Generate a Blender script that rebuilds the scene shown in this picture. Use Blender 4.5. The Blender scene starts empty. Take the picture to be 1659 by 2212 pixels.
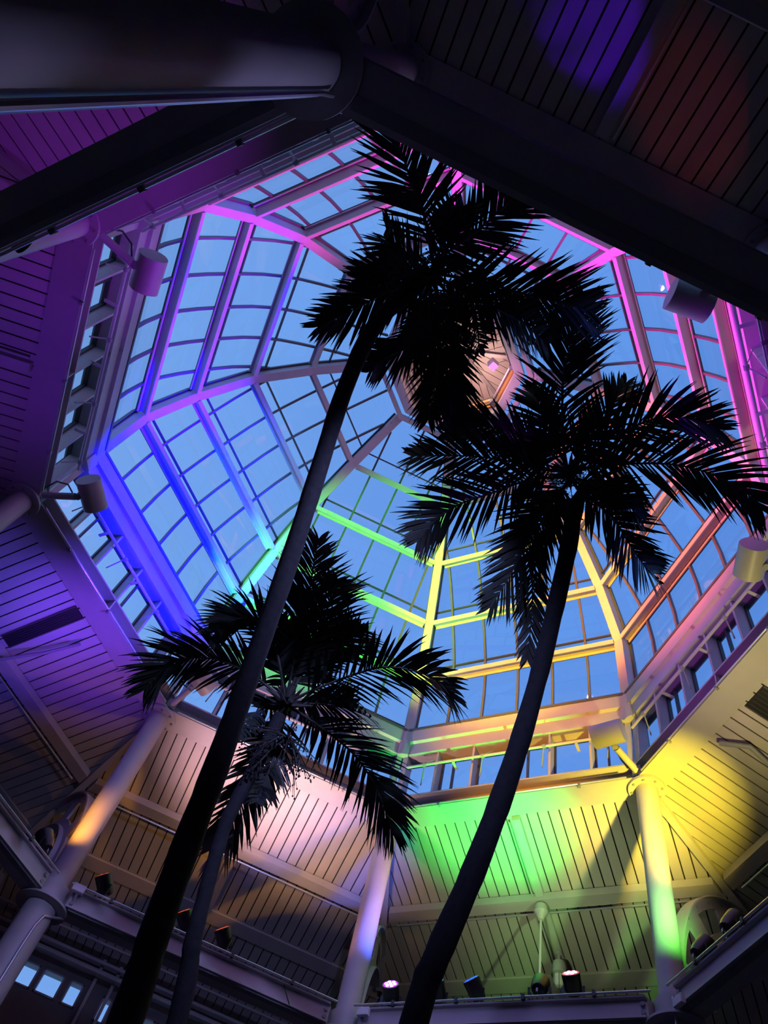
import bpy, bmesh, math, random
from mathutils import Vector, Matrix
random.seed(7)
C = bpy.context.scene.collection
R_ = math.radians
T8 = math.tan(R_(22.5)); C8 = math.cos(R_(22.5))

# ------------------------------------------------------------------ camera
FPX = 1723.026
CAM = Vector((-0.653530, -5.822188, 1.609081))
RX = Vector((0.9042776, -0.3835278, 0.1875858))     # image right
RY = Vector((0.4257174, 0.7766895, -0.4642393))     # image down
RF = Vector((0.0323528, 0.4996598, 0.8656174))      # forward
cd = bpy.data.cameras.new('camera')
cam = bpy.data.objects.new('camera', cd); C.objects.link(cam)
m = Matrix((RX, -RY, -RF)).transposed().to_4x4()
m.translation = CAM
cam.matrix_world = m
cd.sensor_fit = 'VERTICAL'; cd.sensor_height = 24.0
cd.lens = FPX / 2212.0 * 24.0
cd.clip_start = 0.05; cd.clip_end = 500
bpy.context.scene.camera = cam

def ray(px, py):
    return (RX*((px-829.5)/FPX) + RY*((py-1106)/FPX) + RF).normalized()
def atd(px, py, d): return CAM + ray(px, py)*d
def atz(px, py, z):
    r = ray(px, py); return CAM + r*((z-CAM.z)/r.z)

# ------------------------------------------------------------------ world (dusk sky) and exposure
sc = bpy.context.scene
sc.view_settings.view_transform = 'Standard'; sc.view_settings.look = 'None'
sc.view_settings.gamma = 1.0; sc.view_settings.exposure = 0.0
sc.view_settings.use_curve_mapping = False
sc.cycles.use_denoising = True
sc.cycles.max_bounces = 6; sc.cycles.transparent_max_bounces = 24
sc.cycles.sample_clamp_indirect = 4.0
W = bpy.data.worlds.new('dusk_sky'); sc.world = W; W.use_nodes = True
nt = W.node_tree; nt.nodes.clear()
wo = nt.nodes.new('ShaderNodeOutputWorld'); bg = nt.nodes.new('ShaderNodeBackground')
tc = nt.nodes.new('ShaderNodeTexCoord'); dt = nt.nodes.new('ShaderNodeVectorMath'); dt.operation = 'DOT_PRODUCT'
dt.inputs[1].default_value = (-0.75, -0.1, -0.55)      # paler towards the west horizon
mr = nt.nodes.new('ShaderNodeMapRange'); mr.inputs[1].default_value = -0.95; mr.inputs[2].default_value = 0.25
cr = nt.nodes.new('ShaderNodeValToRGB')
cr.color_ramp.elements[0].position = 0.0; cr.color_ramp.elements[0].color = (0.083, 0.25, 0.75, 1)
cr.color_ramp.elements[1].position = 1.0; cr.color_ramp.elements[1].color = (0.25, 0.46, 0.86, 1)
nt.links.new(tc.outputs['Generated'], dt.inputs[0]); nt.links.new(dt.outputs['Value'], mr.inputs[0])
nt.links.new(mr.outputs[0], cr.inputs[0]); nt.links.new(cr.outputs[0], bg.inputs[0]); nt.links.new(bg.outputs[0], wo.inputs[0])
bg.inputs[1].default_value = 1.1

# ------------------------------------------------------------------ stage lights (the cans on the tie beams) and added fills
# (edge azimuth, place along the edge, target, colour, power, cone, blend)
def edge_pt(az, t, d, z):
    a = R_(az); return Vector((math.cos(a)*d - math.sin(a)*t, math.sin(a)*d + math.cos(a)*t, z))
def cor_pt(az, r, z): a = R_(az); return Vector((math.cos(a)*r, math.sin(a)*r, z))
def can(az, t): return edge_pt(az, t, 4.93, 8.12)          # mouth of a can on a tie beam; added fills sit here too
def drum(az): return cor_pt(az, 4.40, 11.62)                # in front of a drum fixture at a dome corner
LIGHTS = [
 # dome bays washed from across the hall: far cans and drum fixtures
 (can(225, -0.9), edge_pt(45, 0, 4.6, 15.6), (1.0, 0.58, 0.0), 15000, 28, .5),
 (can(225, -0.6), edge_pt(45, -.2, 5.0, 12.9), (1.0, 0.36, 0.0), 8000, 22, .8),
 (can(180,  0.5), edge_pt(90, 0, 4.4, 15.6), (0.08, 1.0, 0.05), 13000, 32, .6),
 (can(0,   -0.5), edge_pt(135, .2, 4.7, 14.3), (0.0, 0.0, 1.0), 90000, 28, .6),
 (can(0,   -0.2), edge_pt(135, -.6, 4.2, 16.0), (0.0, 0.30, 1.0), 7000, 18, .8),
 (drum(337.5), edge_pt(180, 0.2, 4.5, 15.6), (0.02, 0.0, 1.0), 13000, 30, .8),
 (drum(22.5), edge_pt(180, -.8, 4.6, 15.4), (0.55, 0.04, 0.85), 4500, 28, .8),
 (drum(22.5), edge_pt(225, 0, 4.4, 15.6), (1.0, 0.05, 0.66), 6000, 36, .6),
 (drum(112.5), edge_pt(270, 0, 4.4, 15.6), (1.0, 0.02, 0.75), 15000, 44, .7),
 (drum(112.5), edge_pt(315, 0, 4.6, 15.0), (1.0, 0.02, 0.48), 15000, 40, .7),
 (drum(157.5), edge_pt(0, 0, 4.4, 15.6), (1.0, 0.17, 0.04), 14000, 40, .7),
 (can(135,  0.6), edge_pt(0, 0, 5.2, 12.5), (0.60, 0.06, 0.8), 2000, 22, 1.0),
 (can(180, -0.5), edge_pt(315, 0, 5.2, 12.4), (0.40, 0.02, 1.0), 5000, 22, 1.0),
 (can(0, 1.3), edge_pt(202.5, 0, 5.2, 12.0), (0.34, 0.03, 0.90), 2600, 22, 1.0),
 (can(45, 0.2), Vector((0, -.2, 18.7)), (1.0, 0.72, 0.55), 2600, 15, .8),
 (drum(157.5), Vector((1.2, -.3, 18.75)), (1.0, 0.30, 0.75), 3500, 10, .9),
 # near beams: ring beam, columns and boarded slopes, from the cans just below them, and added lavender fills
 (can(0,   -0.2), cor_pt(22.5, 5.9, 11.0), (1.0, 0.76, 0.05), 2100, 46, 1.0),
 (can(0,   -0.6), edge_pt(0, -0.9, 5.5, 11.1), (1.0, 0.82, 0.30), 330, 96, 1.0),
 (can(0,    0.3), edge_pt(45, -0.6, 6.6, 10.8), (1.0, 0.88, 0.62), 280, 60, 1.0),
 (can(45,  -0.57), edge_pt(45, 0.35, 5.5, 11.2), (0.02, 1.0, 0.10), 2100, 58, 1.0),
 (can(45,  -0.2), edge_pt(45, -0.2, 6.4, 10.9), (.80, 1.0, 0.45), 190, 90, 1.0),
 (can(0,    0.5), cor_pt(22.5, 5.75, 8.9), (0.04, 1.0, 0.0), 420, 38, 1.0),
 (can(0,    0.1), cor_pt(22.5, 5.75, 10.3), (1.0, 0.72, 0.0), 650, 30, 1.0),
 (can(90,   0.36), edge_pt(90, 0.1, 5.4, 11.2), (1.0, 0.54, 0.62), 950, 76, 1.0),
 (can(90,  -0.23), edge_pt(90, -1.2, 5.8, 11.1), (1.0, 0.62, 0.56), 380, 70, 1.0),
 (can(45,  -1.3), edge_pt(90, -0.4, 6.6, 10.8), (1.0, 0.45, 0.03), 900, 36, 1.0),
 (can(45,   1.2), cor_pt(67.5, 5.75, 9.5), (0.0, 0.08, 1.0), 420, 50, .9),
 (can(90,  -1.0), cor_pt(67.5, 5.75, 9.6), (1.0, 0.38, 0.26), 45, 60, 1.0),
 (can(135, -0.2), edge_pt(135, -0.5, 5.6, 11.1), (0.26, 0.05, 1.0), 310, 66, 1.0),
 (can(90,  -.9), edge_pt(135, -1.2, 6.2, 10.9), (1.0, 0.40, 0.05), 90, 50, 1.0),
 (can(135, -1.3), cor_pt(112.5, 5.75, 8.9), (1.0, 0.38, 0.02), 190, 44, .9),
 (can(180,  0.0), edge_pt(180, 0, 5.8, 11.1), (0.22, 0.03, 0.9), 110, 80, 1.0),
 (can(225,  0.3), edge_pt(225, -1.2, 6.4, 10.9), (0.32, 0.03, 0.7), 160, 80, 1.0),
 (can(0,   -1.2), edge_pt(270, -0.91, 6.65, 10.9), (0.12, 0.0, 1.0), 1500, 8, .3),
 (can(0,   -1.5), edge_pt(270, 0.8, 6.0, 11.0), (1.0, 0.06, 0.05), 110, 11, .8),
 (can(270,  0.0), edge_pt(90, 0, 5.1, 7.2), (0.40, 0.42, 1.0), 950, 62, 1.0),  # added lavender fill, no such can: stands in for bounced light on the beam
 (can(45, -1.0), cor_pt(247.5, 5.75, 5.4), (0.42, 0.42, 1.0), 1500, 30, 1.0),  # added fill in place of sky light on the big column, not a can
 (can(135, 0.6), edge_pt(135, .9, 7.2, 10.6), (0.12, 0.08, 1.0), 260, 80, 1.0),
 (can(0, -.8), edge_pt(135, 0, 5.2, 11.5), (0.10, 0.05, 1.0), 9000, 15, 1.0),
]
def spot(p, tgt, col, power, cone, blend):
    ld = bpy.data.lights.new('stage_or_fill_spot', 'SPOT'); o = bpy.data.objects.new('stage_or_fill_spot', ld); C.objects.link(o)
    o.location = p
    o.rotation_euler = (tgt-p).to_track_quat('-Z', 'Y').to_euler()
    ld.color = col; ld.energy = power; ld.spot_size = R_(cone); ld.spot_blend = blend; ld.shadow_soft_size = 0.07
for L in LIGHTS: spot(*L)

# ------------------------------------------------------------------ materials
def mat(name, col, rough=.55, metal=0, noise=0, nscale=6, bump=0, emit=None, estr=0, spec=.5):
    M = bpy.data.materials.new(name); M.use_nodes = True; n = M.node_tree; b = n.nodes['Principled BSDF']
    b.inputs['Base Color'].default_value = (*col, 1); b.inputs['Roughness'].default_value = rough
    b.inputs['Metallic'].default_value = metal; b.inputs['Specular IOR Level'].default_value = spec
    if noise or bump:
        t = n.nodes.new('ShaderNodeTexCoord'); q = n.nodes.new('ShaderNodeTexNoise')
        q.inputs['Scale'].default_value = nscale; q.inputs['Detail'].default_value = 4
        n.links.new(t.outputs['Object'], q.inputs['Vector'])
        if noise:
            r = n.nodes.new('ShaderNodeValToRGB')
            r.color_ramp.elements[0].position = .3; r.color_ramp.elements[1].position = .7
            r.color_ramp.elements[0].color = (*[max(0, c*(1-noise)) for c in col], 1)
            r.color_ramp.elements[1].color = (*[min(1, c*(1+noise)) for c in col], 1)
            n.links.new(q.outputs['Fac'], r.inputs[0]); n.links.new(r.outputs[0], b.inputs['Base Color'])
        if bump:
            u = n.nodes.new('ShaderNodeBump'); u.inputs['Strength'].default_value = bump; u.inputs['Distance'].default_value = .01
            n.links.new(q.outputs['Fac'], u.inputs['Height']); n.links.new(u.outputs[0], b.inputs['Normal'])
    if emit:
        b.inputs['Emission Color'].default_value = (*emit, 1); b.inputs['Emission Strength'].default_value = estr
    return M
STEEL = mat('painted_steel', (.42, .40, .41), .45, noise=.05, nscale=3)
STEELD = mat('grey_steel', (.24, .24, .26), .5, noise=.08)
PLANK = mat('painted_boards', (.42, .39, .38), .6, noise=.06, nscale=2)
GAP = mat('board_gap', (.02, .02, .022), .9)
BAR = mat('glazing_bar', (.085, .08, .085), .4)
DARK = mat('dark_frame', (.04, .04, .045), .5)
PIPE = mat('galvanised_pipe', (.62, .62, .64), .3, metal=.6)
BOXM = mat('white_box', (.75, .73, .74), .5)
BLACK = mat('black_housing', (.012, .012, .014), .35)
STICK = mat('sticker', (.5, .55, .6), .4)
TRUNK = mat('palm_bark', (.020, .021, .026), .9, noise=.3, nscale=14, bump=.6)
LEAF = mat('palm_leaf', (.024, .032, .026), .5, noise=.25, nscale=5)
RACH = mat('palm_rachis', (.05, .05, .045), .6)
FRUIT = mat('palm_fruit', (.04, .02, .03), .6)
WALLM = mat('grey_wall', (.10, .10, .11), .8, noise=.08)
FLOORM = mat('stone_floor', (.14, .15, .19), .6, noise=.12)
LITPANEL = mat('amber_lit_panel', (.55, .30, .08), .5, noise=.1)  # orange light on the lantern panels, put into their base colour
def lamp_mat(name, col, s): return mat(name, (.02, .02, .02), .4, emit=col, estr=s)
L_VIO = lamp_mat('violet_lens', (.30, .02, 1.0), 2.2); L_RED = lamp_mat('pink_lens', (1.0, .02, .14), 1.6)
L_BLU = lamp_mat('blue_lens', (.02, .10, 1.0), 1.8); L_ORG = lamp_mat('amber_lens', (1.0, .12, .02), .9)
LED_V = lamp_mat('violet_leds', (.75, .45, 1.0), 6); LED_R = lamp_mat('pink_leds', (1.0, .35, .55), 5)
L_MAG = lamp_mat('magenta_lens', (.9, .12, .95), 2.5); L_OFF = mat('dark_lens', (.03, .03, .035), .15)
L_WARM = lamp_mat('amber_strip', (1.0, .34, .05), 1.3); L_RST = lamp_mat('red_strip', (1.0, .12, .10), 1.3); L_YEL = lamp_mat('warm_lens', (1.0, .70, .18), 2.0)
GLASS = bpy.data.materials.new('clear_glass'); GLASS.use_nodes = True
g = GLASS.node_tree; g.nodes.clear()
go = g.nodes.new('ShaderNodeOutputMaterial'); gm = g.nodes.new('ShaderNodeMixShader'); gt = g.nodes.new('ShaderNodeBsdfTransparent')
gg = g.nodes.new('ShaderNodeBsdfGlossy'); lw = g.nodes.new('ShaderNodeLayerWeight'); pw = g.nodes.new('ShaderNodeMath'); pw.operation = 'POWER'
ma = g.nodes.new('ShaderNodeMath'); ma.operation = 'MULTIPLY_ADD'; ma.inputs[1].default_value = .9; ma.inputs[2].default_value = .03
lw.inputs[0].default_value = .5; pw.inputs[1].default_value = 5
gt.inputs[0].default_value = (.96, .98, .99, 1); gg.inputs['Roughness'].default_value = .02
g.links.new(lw.outputs['Facing'], pw.inputs[0]); g.links.new(pw.outputs[0], ma.inputs[0])
g.links.new(ma.outputs[0], gm.inputs[0]); g.links.new(gt.outputs[0], gm.inputs[1]); g.links.new(gg.outputs[0], gm.inputs[2]); g.links.new(gm.outputs[0], go.inputs[0])

# ------------------------------------------------------------------ mesh helpers
class MB:
    def __init__(s): s.v = []; s.f = []
    def add(s, vs, fs):
        k = len(s.v); s.v += [tuple(p) for p in vs]; s.f += [tuple(k+i for i in f) for f in fs]; return s
    def hexa(s, b, t):                               # bottom quad, top quad
        return s.add(list(b)+list(t), [(3,2,1,0),(4,5,6,7),(0,1,5,4),(1,2,6,5),(2,3,7,6),(3,0,4,7)])
    def box(s, c, ax, ay, az):                       # centre and half axes
        c = Vector(c); q = [(-1,-1),(1,-1),(1,1),(-1,1)]
        return s.hexa([c+ax*i+ay*j-az for i, j in q], [c+ax*i+ay*j+az for i, j in q])
    def bar(s, p, q, w, h, up=Vector((0,0,1))):      # bar from p to q, w across, h along up
        p = Vector(p); q = Vector(q); d = (q-p); l = d.length/2; d.normalize()
        a = d.cross(up)
        if a.length < 1e-4: a = d.cross(Vector((1,0,0)))
        a.normalize(); u = a.cross(d)
        return s.box((p+q)/2, d*l, a*(w/2), u*(h/2))
    def loft(s, rings, cap=True):
        n = len(rings[0]); k = len(s.v)
        for r in rings: s.v += [tuple(p) for p in r]
        for i in range(len(rings)-1):
            for j in range(n):
                a = k+i*n+j; b = k+i*n+(j+1) % n
                s.f.append((a, b, b+n, a+n))
        if cap:
            s.f.append(tuple(k+j for j in reversed(range(n)))); s.f.append(tuple(k+(len(rings)-1)*n+j for j in range(n)))
        return s
    def tube(s, pts, rad, seg=10, cap=True):
        pts = [Vector(p) for p in pts]; n = len(pts)
        rad = rad if isinstance(rad, (list, tuple)) else [rad]*n
        rings = []; prev = None
        for i in range(n):
            d = (pts[min(i+1, n-1)]-pts[max(i-1, 0)])
            if d.length < 1e-9: d = prev_d
            d.normalize(); prev_d = d
            if prev is None:
                u = d.cross(Vector((0,0,1)))
                if u.length < 1e-3: u = d.cross(Vector((1,0,0)))
            else: u = prev - d*prev.dot(d)
            u.normalize(); prev = u; w = d.cross(u)
            rings.append([pts[i]+(u*math.cos(2*math.pi*j/seg)+w*math.sin(2*math.pi*j/seg))*rad[i] for j in range(seg)])
        return s.loft(rings, cap)
    def lathe(s, c, axis, prof, seg=24):             # prof: (along, radius)
        c = Vector(c); axis = Vector(axis).normalized()
        u = axis.cross(Vector((0,0,1)))
        if u.length < 1e-3: u = Vector((1,0,0))
        u.normalize(); w = axis.cross(u)
        return s.loft([[c+axis*h+(u*math.cos(2*math.pi*j/seg)+w*math.sin(2*math.pi*j/seg))*r for j in range(seg)] for h, r in prof])
    def build(s, name, m, parent=None, smooth=False, bevel=0):
        me = bpy.data.meshes.new(name); me.from_pydata(s.v, [], s.f); me.update()
        b = bmesh.new(); b.from_mesh(me); bmesh.ops.recalc_face_normals(b, faces=b.faces); b.to_mesh(me); b.free()
        me.materials.append(m)
        if smooth:
            me.polygons.foreach_set('use_smooth', [True]*len(me.polygons))
            try: me.set_sharp_from_angle(angle=R_(40))
            except Exception: pass
        o = bpy.data.objects.new(name, me); C.objects.link(o)
        if parent is not None: put(o, parent)
        if bevel:
            k = o.modifiers.new('bevel', 'BEVEL'); k.width = bevel; k.segments = 2; k.limit_method = 'ANGLE'
        return o
def put(o, parent):
    o.parent = parent
    o.matrix_parent_inverse = world_of(parent).inverted()
def world_of(o):
    m = Matrix.LocRotScale(o.location, o.rotation_euler, o.scale)
    if o.parent is not None: m = world_of(o.parent) @ o.matrix_parent_inverse @ m
    return m
def thing(name, label, cat, loc, group=None):
    o = bpy.data.objects.new(name, None); C.objects.link(o); o.location = loc; o.empty_display_size = .1
    return tag(o, label, cat, group)
def tag(o, label, cat, group=None):
    o['label'] = label; o['category'] = cat
    if group: o['group'] = group
    return o
def struct(o): o['kind'] = 'structure'; return o

Z0 = 11.2
EDGES = [('AB',45),('BC',90),('CD',135),('DE',180),('EF',225),('FG',270),('GH',315),('HA',0)]
CORN = {c: 22.5+45*i for i, c in enumerate('ABCDEFGH')}
BAY = {'AB':'yellow bay', 'BC':'green bay', 'CD':'deep blue bay', 'DE':'violet bay at far left', 'EF':'pink bay at upper left',
       'FG':'magenta bay at the top', 'GH':'hot pink bay at upper right', 'HA':'salmon orange bay at right'}
COR = {'A':'the lower right corner of the dome', 'B':'the bottom corner behind the palms', 'C':'the lower left corner of the dome',
       'D':'the left corner of the dome', 'E':'the upper left corner of the dome', 'F':'the top corner nearest the big column',
       'G':'the upper right corner behind the dark beam', 'H':'the far right corner of the dome'}
def fr(az):
    a = R_(az); return Vector((math.cos(a), math.sin(a), 0)), Vector((-math.sin(a), math.cos(a), 0))
def ep(az, d, t, z): n, tt = fr(az); return n*d + tt*t + Vector((0,0,z))
def mitred(mb, az, prof, gap=0.0):                   # closed (d,z) profile run along one octagon edge with mitred ends
    mb.loft([[ep(az, d, s*(d*T8-gap), z) for d, z in prof] for s in (-1, 1)])
    return mb
UP = Vector((0,0,1))

# ------------------------------------------------------------------ building shell
fl = MB(); fl.box((0,0,-.1), Vector((14,0,0)), Vector((0,14,0)), Vector((0,0,.1))); struct(fl.build('floor', FLOORM))
SL = 0.28; WD = 10.5
def cz(d): return Z0 + .02 - SL*(d-5.53)             # underside of the boards at apothem d
SIDE = {'AB':'south', 'BC':'southwest', 'CD':'west', 'DE':'northwest', 'EF':'north', 'FG':'northeast', 'GH':'east', 'HA':'southeast'}
WINS = [(3.05,2.78,8.85,9.28), (2.66,2.32,8.85,9.28), (2.25,1.83,8.85,9.28), (1.72,1.45,8.85,9.28), (1.05,.86,8.80,9.24), (.2,-.02,8.80,9.20), (-.06,-.3,8.80,9.20),
        (3.2,2.62,8.0,8.42), (1.0,.5,8.0,8.4)]
for e, az in EDGES:
    n, t = fr(az); w = MB(); H = WD*T8
    holes = WINS if e == 'BC' else []
    # wall made of strips around its window openings
    ts = sorted({-H, H, *[x for q in holes for x in q[:2]]}); zs = sorted({0, cz(WD)+.1, *[x for q in holes for x in q[2:]]})
    for i in range(len(ts)-1):
        runs = []
        for j in range(len(zs)-1):
            tm = (ts[i]+ts[i+1])/2; zm = (zs[j]+zs[j+1])/2
            if not any(q[1] < tm < q[0] and q[2] < zm < q[3] for q in holes): runs.append((zs[j], zs[j+1]))
        for z0, z1 in runs:
            w.box(ep(az, WD+.1, (ts[i]+ts[i+1])/2, (z0+z1)/2), n*.1, t*((ts[i+1]-ts[i])/2), UP*((z1-z0)/2))
    struct(w.build('wall_'+SIDE[e], WALLM))
    # boards of the slope with dark gaps and backing
    pl = MB(); bk = MB(); s = 0.182
    x = 0; k = 0
    for side in (-1, 1):
        for i in range(40):
            a = side*(i*s + .011); b = side*((i+1)*s - .011)
            for d0, d1 in ((5.53, 8.50), (8.78, WD)):
                da = max(d0, abs(a)/T8 + .02); db = max(d0, abs(b)/T8 + .02)
                if da >= d1 or db >= d1: continue
                P = [(da, a), (d1, a), (d1, b), (db, b)]
                pl.hexa([ep(az, d, tt, cz(d)) for d, tt in P], [ep(az, d, tt, cz(d)+.02) for d, tt in P])
    bk.hexa([ep(az, 5.5, -5.5*T8, cz(5.5)+.03), ep(az, WD+.2, -(WD+.2)*T8, cz(WD+.2)+.03), ep(az, WD+.2, (WD+.2)*T8, cz(WD+.2)+.03), ep(az, 5.5, 5.5*T8, cz(5.5)+.03)],
            [ep(az, 5.5, -5.5*T8, cz(5.5)+.3), ep(az, WD+.2, -(WD+.2)*T8, cz(WD+.2)+.3), ep(az, WD+.2, (WD+.2)*T8, cz(WD+.2)+.3), ep(az, 5.5, 5.5*T8, cz(5.5)+.3)])
    ce = struct(pl.build('ceiling', PLANK)); bo = bk.build('backing', GAP, ce)
    # eave band
    ev = MB(); mitred(ev, az, [(8.5, cz(8.5)-.03), (8.78, cz(8.78)-.03), (8.78, cz(8.78)+.05), (8.5, cz(8.5)+.05)], .05)
    ev.build('eave_band', PLANK, ce)
for i, q in enumerate(WINS):
    n, t = fr(90); f = MB(); w = .03; tm = (q[0]+q[1])/2; zm = (q[2]+q[3])/2; hw = (q[0]-q[1])/2; hz = (q[3]-q[2])/2
    for s in (-1, 1):
        f.box(ep(90, WD+.06, tm+s*(hw-w/2), zm), n*.09, t*(w/2), UP*hz)
        f.box(ep(90, WD+.06, tm, zm+s*(hz-w/2)), n*.09, t*hw, UP*(w/2))
    fo = struct(f.build('window_%d' % (i+1), STEELD))
    p = MB(); p.box(ep(90, WD+.1, tm, zm), n*.006, t*(hw-w), UP*(hz-w)); p.build('pane', GLASS, fo)
# service pipes along the wall under the eaves
for i, (d, z, r, nm) in enumerate([(10.2, 9.62, .035, 'upper'), (10.15, 9.42, .05, 'lower'), (9.9, 9.78, .03, 'highest')]):
    b = MB(); b.tube([ep(90, d, 3.6, z), ep(90, d, -3.6, z)], r, 8); o = b.build('service_pipe', STEELD, smooth=True)
    tag(o, {'upper':'thin dark pipe in the middle of the pipe run above the wall windows', 'lower':'thickest dark pipe just above the lower left wall windows',
            'highest':'thinnest dark pipe nearest the boards over the lower left windows'}[nm], 'pipe', 'pipes along the far wall')
for t_ in (1.32, .98, 2.72):
    b = MB(); b.box(ep(90, WD-.12, t_, 9.0), fr(90)[0]*.07, fr(90)[1]*.03, UP*.75); o = b.build('wall_post', STEELD, bevel=.005)
    tag(o, {1.32:'dark upright post right of the two adjoining wall windows', .98:'dark upright post beside the narrow tall wall window', 2.72:'dark upright post beside the leftmost wall window'}[t_], 'post', 'posts between the wall windows')

# ------------------------------------------------------------------ columns, ring beam, tie beams
RC = 5.75
for c, az in CORN.items():
    n, t = fr(az); base = n*RC
    col = thing('steel_column', {'A':'grey round steel column at lower right lit yellow above and green below', 'B':'round steel column at bottom centre lit salmon and blue',
        'C':'round steel column at lower left with an orange lit patch', 'D':'short visible end of grey column at the left edge', 'E':'pale lavender column end at the left edge under the dark tie beam',
        'F':'huge grey round column crossing the top left corner', 'G':'round column behind the dark beam at upper right', 'H':'round column at '+COR['H']}[c], 'column', base, 'columns at the octagon corners')
    b = MB(); b.tube([base+UP*7.5, base+UP*(Z0-.03)], .17, 28); b.build('upper_shaft', STEEL, col, True)
    b = MB(); b.tube([base, base+UP*7.5], .215, 32); b.build('lower_shaft', STEEL, col, True)
    b = MB(); b.lathe(base+UP*7.49, UP, [(0,.36),(.03,.36)], 40); b.build('collar_plate', STEEL, col, True)
    b = MB(); b.lathe(base+UP*(Z0-.06), UP, [(0,.285),(.05,.285)], 40); fl_ = b.build('head_flange', STEEL, col, True)
    b = MB()
    for i in range(8):
        a = R_(az+22.5+45*i); q = base+Vector((math.cos(a), math.sin(a), 0))*.232+UP*(Z0-.085)
        b.lathe(q, UP, [(0,.02),(.03,.022)], 6)
    b.build('bolt_ring', STEELD, fl_)
    b = MB(); b.tube([base+UP*7.53, base+UP*7.80], .235, 28); b.build('node_sleeve', STEEL, col, True)

ORD5 = ['lowest', 'second lowest', 'third lowest', 'uppermost']
for e, az in EDGES:
    n, t = fr(az); bay = BAY[e]
    # ring beam: channel opening inwards, boards start at its outer edge
    rb = thing('ring_beam', 'channel ring beam under the windows of the '+bay, 'beam', ep(az, 5.3, 0, Z0), 'ring beams of the roof opening')
    b = MB(); mitred(b, az, [(5.085,Z0),(5.54,Z0),(5.54,Z0+.34),(5.10,Z0+.34),(5.10,Z0+.31),(5.30,Z0+.31),(5.30,Z0+.02),(5.085,Z0+.02)], .004)
    b.build('channel', STEEL, rb)
    b = MB(); b.hexa([ep(az,5.09,-.012,Z0+.02),ep(az,5.30,-.012,Z0+.02),ep(az,5.30,.012,Z0+.02),ep(az,5.09,.012,Z0+.02)],
                     [ep(az,5.11,-.012,Z0+.31),ep(az,5.30,-.012,Z0+.31),ep(az,5.30,.012,Z0+.31),ep(az,5.11,.012,Z0+.31)])
    b.build('stiffener_plate', STEEL, rb)
    # conduit along its lower inner lip
    cn = MB(); cn.tube([ep(az,5.065,-1.95,Z0+.02), ep(az,5.065,1.95,Z0+.02)], .014, 8)
    co = tag(cn.build('conduit', PIPE, smooth=True), 'thin metal conduit along the ring beam lip of the '+bay, 'conduit', 'conduits along the ring beam')
    for q in (-1.2, 0, 1.2):
        k = MB(); k.box(ep(az,5.075,q,Z0-.005), n*.03, t*.018, UP*.03); k.build('pipe_clip', STEELD, co)
    # lower tie beam with bolts and conduit
    tb = thing('tie_beam', {'AB':'lower tie beam carrying the row of stage lights at bottom right', 'BC':'lavender lower tie beam crossing behind the palm trunks at lower left',
        'CD':'lower tie beam running to the left edge at lower left', 'DE':'lower tie beam outside the left edge', 'EF':'dark tie beam sloping across the upper left',
        'FG':'wide black tie beam crossing the upper right', 'GH':'tie beam outside the right edge', 'HA':'lower tie beam at the lower right corner under two black lamps'}[e],
        'beam', ep(az, 5.25, 0, 7.6), 'tie beams between the columns')
    hl = 2.2
    b = MB(); b.loft([[ep(az,d,s*(d*T8-.22),z) for d,z in [(5.10,7.53),(5.46,7.53),(5.46,7.80),(5.10,7.80),(5.10,7.775),(5.16,7.77),(5.16,7.56),(5.10,7.555)]] for s in (-1,1)])
    b.build('channel', STEEL, tb)
    for s in (-1, 1):
        b = MB()
        for k in range(2): b.lathe(ep(az,5.155,s*1.86,7.61+.1*k), -n, [(0,.028),(.03,.028)], 8)
        b.build('bolts', STEELD, tb)
    b = MB(); b.box(ep(az,5.20,0,7.522), n*.05, t*1.85, UP*.008); tr = b.build('cable_tray', STEELD, tb)
    cn = MB(); cn.tube([ep(az,5.08,-1.98,7.825), ep(az,5.08,1.98,7.825)], .016, 8)
    co = tag(cn.build('conduit', PIPE, smooth=True), {'AB':'metal conduit in front of the row of stage lights at bottom right', 'BC':'metal conduit on the lavender tie beam behind the palm trunks',
        'CD':'metal conduit on the tie beam at the left edge below', 'DE':'metal conduit on the tie beam outside the left edge', 'EF':'bright thin conduit on the dark tie beam at upper left', 'FG':'conduit on the wide black tie beam at upper right',
        'GH':'conduit on the tie beam outside the right edge', 'HA':'metal conduit in front of two black lamps at lower right'}[e], 'conduit', 'conduits along the tie beams')
    for q in (-1.3, -.4, .5, 1.4):
        k = MB(); k.box(ep(az,5.085,q,7.82), n*.03, t*.02, UP*.035); k.build('pipe_clip', DARK, co)
    # clerestory: posts, frames, panes
    cl = thing('clerestory_window', 'band of upright windows between ring beam and dome in the '+bay, 'window', ep(az, 5.25, 0, 11.54), 'clerestory windows')
    for i in range(7):
        q = (i-3)*.7
        if abs(q) > 2: q = math.copysign(2.05, q)
        b = MB(); b.box(ep(az,5.21,q,12.02), n*.11, t*(.02 if abs(q) < 2 else .05), UP*.48); b.build('post', STEEL, cl, bevel=.004)
    for i in range(6):
        q = (i-2.5)*.7; f = MB()
        for s in (-.32, .32): f.box(ep(az,5.34,q+s,12.02), n*.03, t*.018, UP*.47)
        for z in (11.57, 12.47): f.box(ep(az,5.34,q,z), n*.03, t*.33, UP*.02)
        if i % 2 == 0: f.box(ep(az,5.33,q+.1,12.02), n*.03, t*.016, UP*.47)
        fo = f.build('sash', DARK, cl)
        p = MB(); p.box(ep(az,5.35,q,12.02), n*.006, t*.31, UP*.45); p.build('pane', GLASS, fo)
    # beam at the springing of the dome
    sb = thing('springing_beam', 'deep steel beam at the foot of the dome in the '+bay, 'beam', ep(az, 5.2, 0, 12.5), 'beams at the foot of the dome')
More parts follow.
